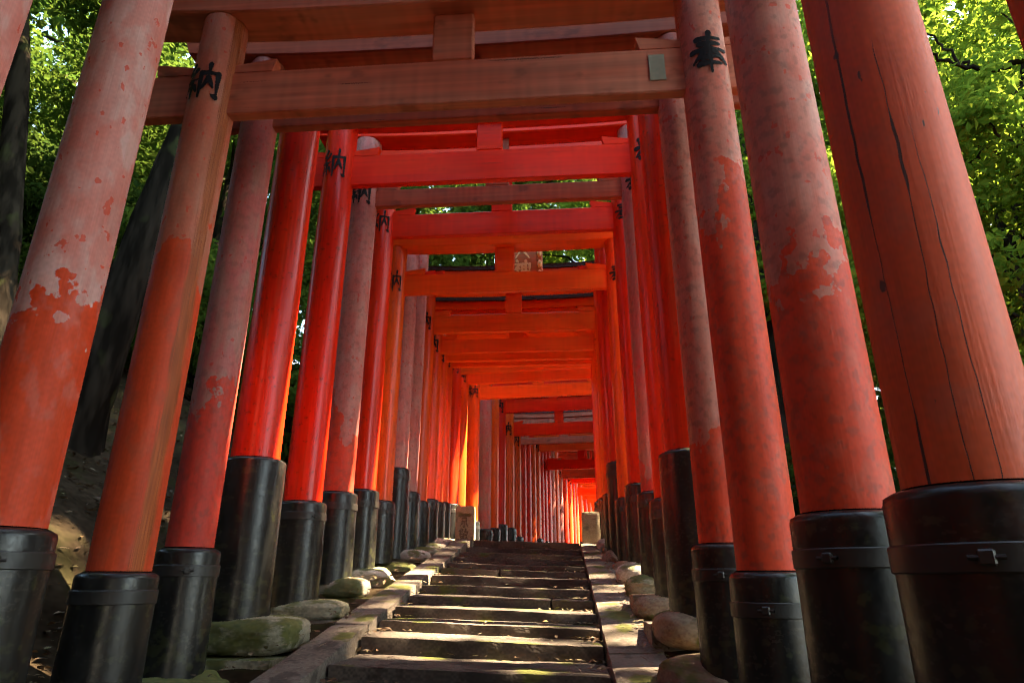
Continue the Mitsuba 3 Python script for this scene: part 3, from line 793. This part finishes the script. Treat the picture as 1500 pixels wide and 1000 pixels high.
stone('', .54, 8.45, .38, .12, .14, .11, 'pale_stone', 32, 'upper of the reddish cobbles beside the right stone marker', 0.1)
stone('rock', .58, 8.75, .40, .10, .12, .09, 'brown_stone', 33, 'smaller reddish cobble nearest the right stone marker', 0.1)

# ---------------------------------------------------------------- two short stone markers at the top of the steps
for n, (u, v, z0, z1, w, text) in enumerate(((-1.325, 9.12, .40, .96, .255, 'short square stone marker with engraved characters at the top left of the steps'),
                                             (0.38, 9.0, .36, .86, .24, 'short square stone marker in shade at the top right of the steps'))):
    k = name('stone_marker')
    label(k, text, 'stone marker')
    put(k + '__post', rough_block(u - w / 2, u + w / 2, v - w / 2, v + w / 2, z0 - .1, z1, 50 + n, cut=0.04, amp=0.004, round_=0.02), 'marker_stone', smooth=40)
    if n == 0:
        for q, (g, dz) in enumerate((('kyo', .36), ('kei', .17))):
            v2, f2 = glyph_mesh(g, 0.05)
            out = np.stack([u + (v2[:, 0] - .5) * 0.14, 0 * v2[:, 0] + v - w / 2 - 0.016, z0 + dz + (v2[:, 1] - .5) * 0.17], 1)
            put(k + '__character' + (f'_{q:03d}' if q else ''), (out, orient(out, f2, np.tile([0, -1.0, 0], (len(out), 1)))), 'engraving')

# ---------------------------------------------------------------- trees and shrubs
def leaves(centres, spread, n, size, pal, rg, flat=0.55, up=0.5):
    """n leaf blades (folded rhombi, two triangles each) scattered in clumps round the centres"""
    c = centres[rg.integers(0, len(centres), n)]
    d = rg.normal(size=(n, 3))
    d /= np.linalg.norm(d, axis=1, keepdims=True)
    rad = rg.uniform(0, 1, (n, 1)) ** 0.5
    p = c + d * rad * spread * [1, 1, flat]
    nrm = d * 0.6 + rg.normal(size=(n, 3)) * 0.55 + [0, 0, up]
    nrm /= np.linalg.norm(nrm, axis=1, keepdims=True)
    t = np.cross(nrm, rg.normal(size=(n, 3)))
    t /= np.linalg.norm(t, axis=1, keepdims=True)
    b = np.cross(nrm, t)
    L = size * np.clip(rg.lognormal(-0.12, 0.38, (n, 1)), 0.4, 2.0)
    w = L * 0.27
    v = np.stack([p - t * L * 0.5, p + b * w + nrm * L * 0.06, p + t * L * 0.5 - nrm * L * 0.1, p - b * w + nrm * L * 0.06], 1).reshape(-1, 3)
    k = np.arange(n) * 4
    f = np.vstack([np.stack([k, k + 2, k + 1], 1), np.stack([k, k + 3, k + 2], 1)])
    pal = np.asarray(pal)
    a = rg.uniform(0, 1, (n, 1))
    col = pal[0] * (1 - a) + pal[1] * a
    col = col * rg.uniform(0.75, 1.2, (n, 1))
    return (v, f), np.repeat(np.clip(col, 0, 1), 4, 0)


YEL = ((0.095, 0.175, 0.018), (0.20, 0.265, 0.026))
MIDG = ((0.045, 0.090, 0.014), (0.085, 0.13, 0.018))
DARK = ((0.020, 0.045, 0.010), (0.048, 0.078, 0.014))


def crown_points(centre, radii, n, rg, hollow=0.35):
    d = rg.normal(size=(n, 3))
    d /= np.linalg.norm(d, axis=1, keepdims=True)
    r = rg.uniform(hollow, 1, (n, 1)) ** 0.6
    p = d * r
    p += 0.22 * (np.stack([meshkit.noise(p * 2 + 9 * k, int(rg.integers(99))) for k in range(3)], 1) - 0.5) * 2
    return np.asarray(centre) + p * radii


def tree(base, kind, cat, text, u, v, top, rad, centre, radii, clumps, nleaf, size, pal, seed, lean=(0, 0), spread=0.75, limbs=9, group=None, start=None):
    rg = np.random.default_rng(seed)
    k = name(base)
    label(k, text, cat, group)
    z0 = float(ground_z(u, v)) - 0.9
    tt = np.linspace(0, 1, 9)
    trunk = np.stack([u + lean[0] * tt + 0.1 * np.sin(tt * 5 + seed) * tt, v + lean[1] * tt + 0.1 * np.cos(tt * 4 + seed) * tt, z0 + (top - z0) * tt], 1)
    rr = rad * (1 - 0.62 * tt) * (1 + 0.7 * np.exp(-tt * 14))
    fine = np.linspace(0, 1, 70)
    tv, tf = tube(np.stack([np.interp(fine, tt, trunk[:, q]) for q in range(3)], 1), np.interp(fine, tt, rr), 28)
    axis = np.repeat(np.stack([np.interp(fine, tt, trunk[:, q]) for q in range(3)], 1), 28, 0)
    tv = axis + (tv - axis) * (0.86 + 0.28 * meshkit.fbm(tv * [11, 11, 1.6], 3, seed) + 0.16 * (meshkit.noise(tv * [3, 3, 2.2], seed + 5) - 0.5))[:, None]
    parts = [(tv, tf)]
    pts = crown_points(centre, radii, clumps, rg)
    for i in range(limbs):
        tip = pts[rg.integers(len(pts))]
        s = rg.uniform(*(start or (0.35, 0.95)))
        a = np.array([np.interp(s, tt, trunk[:, q]) for q in range(3)])
        m1 = a * 0.6 + tip * 0.4 + [0, 0, 0.12 * np.linalg.norm(tip - a)] + rg.normal(size=3) * 0.12
        m2 = a * 0.25 + tip * 0.75 + [0, 0, 0.10 * np.linalg.norm(tip - a)] + rg.normal(size=3) * 0.15
        r0 = float(np.interp(s, tt, rr)) * 0.5
        parts.append(tube([a, m1, m2, tip], [r0, r0 * 0.7, r0 * 0.42, r0 * 0.16], 7))
        for _ in range(2):
            t2 = pts[np.argsort(np.linalg.norm(pts - tip, axis=1))[rg.integers(1, min(8, len(pts)))]]
            parts.append(tube([m2, (m2 + t2) / 2 + rg.normal(size=3) * 0.1, t2], [r0 * 0.35, r0 * 0.22, r0 * 0.08], 5))
    put(k + '__trunk', join(parts), 'bark', smooth=True)
    m, col = leaves(pts, spread, nleaf, size, pal, rg)
    put(k + '__crown', m, 'leaf', color=col)
    return k


def shrub(text, u, v, radii, clumps, nleaf, size, pal, seed, spread=0.45, z=None):
    rg = np.random.default_rng(seed)
    k = name('shrub')
    label(k, text, 'shrub')
    z0 = float(ground_z(u, v)) if z is None else z
    c = [u, v, z0 + radii[2] * 0.85]
    pts = crown_points(c, radii, clumps, rg, 0.15)
    pts[:, 2] = np.maximum(pts[:, 2], ground_z(pts[:, 0], pts[:, 1]) + 0.1)
    st = []
    for i in range(9):
        tip = pts[rg.integers(len(pts))]
        a = np.array([u + rg.normal() * 0.12, v + rg.normal() * 0.12, z0 - 0.1])
        st.append(tube([a, (a + tip) / 2 + rg.normal(size=3) * 0.1, tip], [0.035, 0.022, 0.008], 6))
    put(k + '__stem', join(st), 'bark', smooth=True)
    m, col = leaves(pts, spread, nleaf, size, pal, rg)
    put(k + '__crown', m, 'leaf', color=col)


# left bank
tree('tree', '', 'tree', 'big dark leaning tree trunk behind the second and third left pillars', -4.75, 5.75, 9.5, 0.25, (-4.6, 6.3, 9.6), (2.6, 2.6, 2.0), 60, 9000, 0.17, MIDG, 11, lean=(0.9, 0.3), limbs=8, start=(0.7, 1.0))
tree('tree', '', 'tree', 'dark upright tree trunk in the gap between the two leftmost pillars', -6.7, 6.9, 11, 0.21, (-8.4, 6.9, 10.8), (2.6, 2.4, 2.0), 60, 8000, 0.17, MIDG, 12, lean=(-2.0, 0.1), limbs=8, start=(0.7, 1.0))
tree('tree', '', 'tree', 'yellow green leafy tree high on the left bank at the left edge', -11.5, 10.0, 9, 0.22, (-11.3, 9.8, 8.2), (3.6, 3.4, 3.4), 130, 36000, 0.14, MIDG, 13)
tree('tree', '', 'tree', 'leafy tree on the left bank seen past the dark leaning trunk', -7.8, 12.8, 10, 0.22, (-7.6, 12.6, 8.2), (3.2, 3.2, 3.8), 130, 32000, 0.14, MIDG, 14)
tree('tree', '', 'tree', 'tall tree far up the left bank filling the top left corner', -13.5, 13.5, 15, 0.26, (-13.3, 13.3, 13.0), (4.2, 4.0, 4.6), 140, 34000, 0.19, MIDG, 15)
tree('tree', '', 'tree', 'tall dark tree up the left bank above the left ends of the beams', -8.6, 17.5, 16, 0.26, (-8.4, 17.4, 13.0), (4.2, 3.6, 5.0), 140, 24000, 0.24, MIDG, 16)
for i, (u, v, r, t) in enumerate(((-8.2, 8.8, 1.5, 'dense dark shrub low on the left bank between the leftmost pillars'), (-6.6, 8.6, 1.4, 'dark glossy shrub on the left bank beside the leaning trunk'),
                                  (-10.2, 8.4, 1.7, 'bushy shrub on the left bank at the left edge of the picture'), (-6.0, 10.6, 1.5, 'shrub on the left bank with sunlit leaf tips right of the leaning trunk'),
                                  (-5.2, 13.0, 1.6, 'shrub glimpsed in the gap beside the glossy left pillar'), (-4.2, 10.2, 1.0, 'small shrub low behind the left row of pillars'))):
    shrub(t, u, v, (r, r, r * 0.95), 60, 11000, 0.12, MIDG if i % 2 else DARK, 60 + i)
# right side
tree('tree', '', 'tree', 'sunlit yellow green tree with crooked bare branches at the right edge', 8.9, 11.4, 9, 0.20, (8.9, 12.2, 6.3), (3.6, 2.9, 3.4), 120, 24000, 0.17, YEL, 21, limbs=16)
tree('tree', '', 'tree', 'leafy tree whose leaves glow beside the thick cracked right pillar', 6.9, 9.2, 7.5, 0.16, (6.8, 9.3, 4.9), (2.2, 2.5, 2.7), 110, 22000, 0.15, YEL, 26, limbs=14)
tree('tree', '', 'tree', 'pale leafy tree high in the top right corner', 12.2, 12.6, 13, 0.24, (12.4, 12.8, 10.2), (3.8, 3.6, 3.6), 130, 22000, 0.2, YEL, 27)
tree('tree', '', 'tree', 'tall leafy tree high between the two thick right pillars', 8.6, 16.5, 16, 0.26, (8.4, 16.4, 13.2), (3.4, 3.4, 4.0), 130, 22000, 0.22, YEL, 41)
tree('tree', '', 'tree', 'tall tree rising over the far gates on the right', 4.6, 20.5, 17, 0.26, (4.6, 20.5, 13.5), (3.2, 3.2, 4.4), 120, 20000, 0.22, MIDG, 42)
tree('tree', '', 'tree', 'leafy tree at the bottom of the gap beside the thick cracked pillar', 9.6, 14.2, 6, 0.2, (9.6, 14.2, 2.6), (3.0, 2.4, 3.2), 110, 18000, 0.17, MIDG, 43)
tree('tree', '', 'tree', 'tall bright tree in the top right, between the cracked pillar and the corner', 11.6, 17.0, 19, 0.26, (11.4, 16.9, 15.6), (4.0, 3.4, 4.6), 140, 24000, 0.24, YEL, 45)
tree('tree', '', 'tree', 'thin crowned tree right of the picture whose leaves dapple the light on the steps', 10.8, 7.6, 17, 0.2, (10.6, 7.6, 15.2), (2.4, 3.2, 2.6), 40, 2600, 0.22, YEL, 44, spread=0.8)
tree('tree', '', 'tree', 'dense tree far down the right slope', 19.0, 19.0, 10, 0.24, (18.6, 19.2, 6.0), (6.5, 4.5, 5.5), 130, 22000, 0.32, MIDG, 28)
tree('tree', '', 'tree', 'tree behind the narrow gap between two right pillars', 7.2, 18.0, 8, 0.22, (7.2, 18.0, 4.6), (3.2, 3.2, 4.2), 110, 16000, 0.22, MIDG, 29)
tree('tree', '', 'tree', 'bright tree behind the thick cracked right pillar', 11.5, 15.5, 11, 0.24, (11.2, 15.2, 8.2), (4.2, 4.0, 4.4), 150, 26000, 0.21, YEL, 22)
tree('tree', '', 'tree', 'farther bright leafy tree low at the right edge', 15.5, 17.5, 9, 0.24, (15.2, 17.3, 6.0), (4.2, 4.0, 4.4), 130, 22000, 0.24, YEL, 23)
def branching_tree():
    rg = np.random.default_rng(24)
    k = name('tree')
    label(k, 'slender tree whose crooked bare branches cross the top right corner', 'tree')
    g0 = float(ground_z(8.7, 8.0))
    trunk = [[8.7, 8.0, g0 - 0.6], [8.75, 7.9, g0 + 1.5], [8.6, 7.85, 3.0], [8.45, 7.8, 5.2], [8.3, 7.8, 6.2], [8.5, 7.9, 8.4], [8.3, 8.0, 10.0]]
    arms = [([[8.3, 7.8, 6.2], [7.8, 7.7, 6.62], [7.2, 7.7, 6.78], [6.67, 7.7, 6.88], [6.3, 7.72, 6.80], [5.93, 7.75, 6.84], [5.55, 7.7, 7.02], [5.25, 7.6, 7.2], [4.9, 7.6, 7.3]], .06, .012),
            ([[5.93, 7.75, 6.84], [5.80, 7.8, 7.2], [5.62, 7.85, 7.6], [5.43, 7.9, 8.1]], .026, .01),
            ([[6.67, 7.7, 6.88], [6.60, 7.75, 6.5], [6.32, 7.72, 6.25], [6.1, 7.7, 6.05], [5.9, 7.8, 5.9]], .032, .009),
            ([[8.45, 7.8, 5.2], [7.7, 7.8, 5.75], [7.1, 7.8, 5.95], [6.6, 7.7, 5.72], [6.25, 7.7, 5.48], [5.98, 7.65, 5.62], [5.8, 7.6, 5.9]], .055, .012),
            ([[7.2, 7.7, 6.78], [7.0, 7.8, 7.4], [6.75, 7.9, 8.0]], .03, .01), ([[6.6, 7.7, 5.72], [6.5, 7.8, 5.3], [6.2, 7.9, 5.0]], .025, .008)]
    parts, tips = [tube(trunk, [.16, .13, .12, .10, .085, .055, .02], 12)], []
    for pts, r0, r1 in arms:
        p = np.array(pts)
        q = np.linspace(0, len(p) - 1, 4 * len(p))
        p = np.stack([np.interp(q, np.arange(len(p)), p[:, i]) for i in range(3)], 1)
        p[1:-1] += rg.normal(size=(len(p) - 2, 3)) * 0.018
        parts.append(tube(p, np.linspace(r0, r1, len(p)), 8))
        tips += [p[-1], p[-3] + rg.normal(size=3) * 0.15]
    put(k + '__trunk', join(parts), 'bark', smooth=True)
    tips += [[8.2, 8.0, 9.6], [8.6, 8.2, 9.0], [7.9, 7.8, 9.2]]
    m, col = leaves(np.array(tips), 0.5, 1500, 0.13, YEL, rg)
    put(k + '__crown', m, 'leaf', color=col)


branching_tree()
for i, (u, v, r, t) in enumerate(((6.2, 8.2, 1.25, 'dark glossy shrub at the right edge below the bright leaves'), (7.6, 9.8, 1.6, 'dense dark green shrub on the right behind the cracked pillar'),
                                  (5.2, 13.2, 1.8, 'green shrub seen through the narrow gap between two right pillars'), (4.0, 11.0, 1.3, 'low shrub behind the right row of pillars'),
                                  (9.6, 11.6, 1.9, 'leafy dark shrub low at the right edge of the picture'))):
    shrub(t, u, v, (r, r, r * 1.05), 70, 12000, 0.12, DARK if i != 2 else MIDG, 80 + i, z=float(ground_z(u, v)) + (0.9 if i in (0, 1, 4) else 0.2))
# the tree that keeps the sun off the nearest gates stands outside the frame on the right
tree('tree', '', 'tree', 'tall leafy tree right of the picture shading the nearest gates', 9.0, 1.2, 14, 0.28, (9.0, 1.3, 13.2), (2.7, 2.8, 6.4), 220, 52000, 0.25, MIDG, 25, spread=0.6)
# beyond and above the tunnel
for i, (u, v, t) in enumerate(((-4.5, 17.5, 'leafy tree filling the left half of the windows above the orange gates'), (1.8, 21.5, 'leafy tree filling the right half of the windows above the orange gates'),
                               (5.5, 16.0, 'bright leafy tree behind the right end of the window with the plaque'), (-2.0, 26.0, 'distant tree over the far gates behind the leafy windows'), (8.5, 24.0, 'tall tree beyond the bend of the tunnel'))):
    zt = float(ground_z(u, v))
    tree('tree', '', 'tree', t, u, v, 13, 0.22, (u, v, 9.7), (3.6, 3.2, 4.4), 140, 22000, 0.2, MIDG if i in (0, 3) else YEL, 31 + i)

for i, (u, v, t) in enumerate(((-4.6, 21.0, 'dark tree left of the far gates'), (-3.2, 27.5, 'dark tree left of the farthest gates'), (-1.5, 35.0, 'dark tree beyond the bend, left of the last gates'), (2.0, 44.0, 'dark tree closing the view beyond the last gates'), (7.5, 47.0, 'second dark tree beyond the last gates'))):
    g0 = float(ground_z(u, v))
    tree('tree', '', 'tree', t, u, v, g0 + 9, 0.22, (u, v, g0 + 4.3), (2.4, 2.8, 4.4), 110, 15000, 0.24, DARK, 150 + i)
for i, (u, v, t) in enumerate(((-2.6, 23.0, 'tall tree crown in the slim windows of the red gates, left half'), (0.8, 25.5, 'tall tree crown in the slim windows of the red gates, middle'), (3.6, 28.0, 'tall tree crown in the slim windows of the red gates, right half'))):
    tree('tree', '', 'tree', t, u + (0, 4.2, 2.6)[i], v, 21, 0.26, (u, v, 16.8), (3.0, 3.0, 4.4), 120, 20000, 0.24, MIDG, 170 + i, lean=((0, 0), (-3.2, 0), (-1.8, 0))[i], start=(0.55, 0.95))
# the wood goes on all round: trees outside the frame that keep the open sky off the gates
for i, (u, v, h, w, t) in enumerate(((-5.5, -1.0, 9, 3.2, 'leafy tree on the left bank just outside the picture'), (-9.5, 1.2, 10, 3.4, 'tall tree on the left bank outside the picture'), (-6.5, -6.5, 9, 3.6, 'tree left of the path behind the camera'),
                                     (-1.5, -9.0, 8.5, 3.8, 'tree over the path behind the camera'), (4.5, -6.0, 9, 3.6, 'tree right of the path behind the camera'), 
                                     (-13.5, 5.5, 9.5, 3.8, 'tree high on the left bank outside the picture'), (-13, -4, 10, 4, 'far tree on the left bank behind the camera'), (2.0, -15.0, 11, 4.5, 'tall tree far behind the camera'),
                                     (7.3, 4.6, 8.2, 2.2, 'tree on the right slope beside the near gates outside the picture'),
                                     (12.3, 3.6, 31.8, 4.2, 'very tall tree right of the picture shading the left bank'), (13.0, 16.0, 38, 4.6, 'third very tall tree right of the picture shading the left bank'), (12.5, 9.5, 35, 4.2, 'second very tall tree right of the picture shading the left bank'),
                                     (9.0, -4.0, 19.5, 3.0, 'tall tree right of the path behind the camera'), (8.4, -9.5, 18, 3.4, 'second tall tree right of the path behind the camera'), (-7.0, -4.8, 15, 3.2, 'tallest tree on the left bank behind the camera'),
                                     (-4.4, -3.4, 9.5, 2.6, 'tree close on the left of the path behind the camera'), (-8.6, -2.6, 11, 3.0, 'second tree on the left bank behind the camera'), (-3.4, -6.6, 9.5, 2.8, 'tree on the left edge of the path behind the camera'),
                                     (-9.6, -8.0, 12, 3.6, 'tall tree on the left bank well behind the camera'), (-10.8, 3.6, 11, 2.2, 'slender tree up the left bank outside the picture'),
                                     (-6.6, 0.9, 8.5, 2.2, 'tree on the left bank beside the nearest gates outside the picture'))):
    g0 = float(ground_z(u, v))
    hz = min(h * 0.42, 4.2)
    tree('tree', '', 'tree', t, u, v, g0 + h, 0.24, (u, v, g0 + h - hz * 1.05), (w, w, hz), 110, 13000 if h < 20 else 26000, 0.27, DARK if i % 3 == 2 else MIDG, 120 + i)

# ---------------------------------------------------------------- fallen leaves
def litter():
    rg = np.random.default_rng(77)
    P = []
    for nv, nx in zip(NOSE[:-1], NOSE[1:]):            # drifts in the corners of the treads
        z = 0.165 * nv - 1.0
        for _ in range(64):
            u = rg.choice([0.22 - abs(rg.normal()) * 0.10, rg.uniform(-1.2, 0.22), -1.2 + abs(rg.normal()) * 0.06], p=[.55, .25, .2])
            v = rg.uniform(nv + 0.06, nx) if rg.random() < 0.5 else nx - abs(rg.normal()) * 0.04
            P.append([u, v, z - TILT * (u + .5) + 0.012])
    for _ in range(420):                                # along the outer edge of the right kerb
        v = rg.uniform(0.6, 9)
        u = 0.50 + rg.normal() * 0.07
        P.append([u, v, 0.165 * v - 0.985 - TILT * (u + .5) + 0.02])
    for _ in range(220):
        v = rg.uniform(0.6, 9)
        u = -1.5 + rg.normal() * 0.09
        P.append([u, v, 0.165 * v - 0.985 - TILT * (u + .5) + 0.02])
    for _ in range(9000):                               # on the bank
        u, v = -2.4 - abs(rg.normal()) * 3.2, rg.uniform(0.5, 15)
        P.append([u, v, float(ground_z(u, v)) + 0.02])
    P = np.array(P)
    n = len(P)
    a = rg.uniform(0, 6.28, n)
    L = rg.uniform(0.009, 0.032, n) * np.where(P[:, 0] < -2.2, 1.3, 1)
    t = np.stack([np.cos(a), np.sin(a), rg.normal(0, .25, n)], 1)
    b = np.stack([-np.sin(a), np.cos(a), rg.normal(0, .25, n)], 1)
    up = np.array([0, 0, 1.0])
    L = L[:, None]
    v = np.stack([P - t * L, P - b * L * .45 + up * L * .25, P + t * L + up * L * .2, P + b * L * .45 + up * L * .25], 1).reshape(-1, 3)
    k = np.arange(n) * 4
    f = np.vstack([np.stack([k, k + 1, k + 2], 1), np.stack([k, k + 2, k + 3], 1)])
    c = np.array([[.10, .055, .025], [.15, .095, .045], [.06, .038, .02], [.12, .10, .04], [.20, .15, .09]])[rg.integers(0, 5, n)] * rg.uniform(.7, 1.2, (n, 1))
    put('fallen_leaves', (v, f), 'litter', color=np.repeat(c, 4, 0))
    label('fallen_leaves', 'dry brown fallen leaves scattered over the steps, kerbs and bank', 'fallen leaves', kind='stuff')


litter()
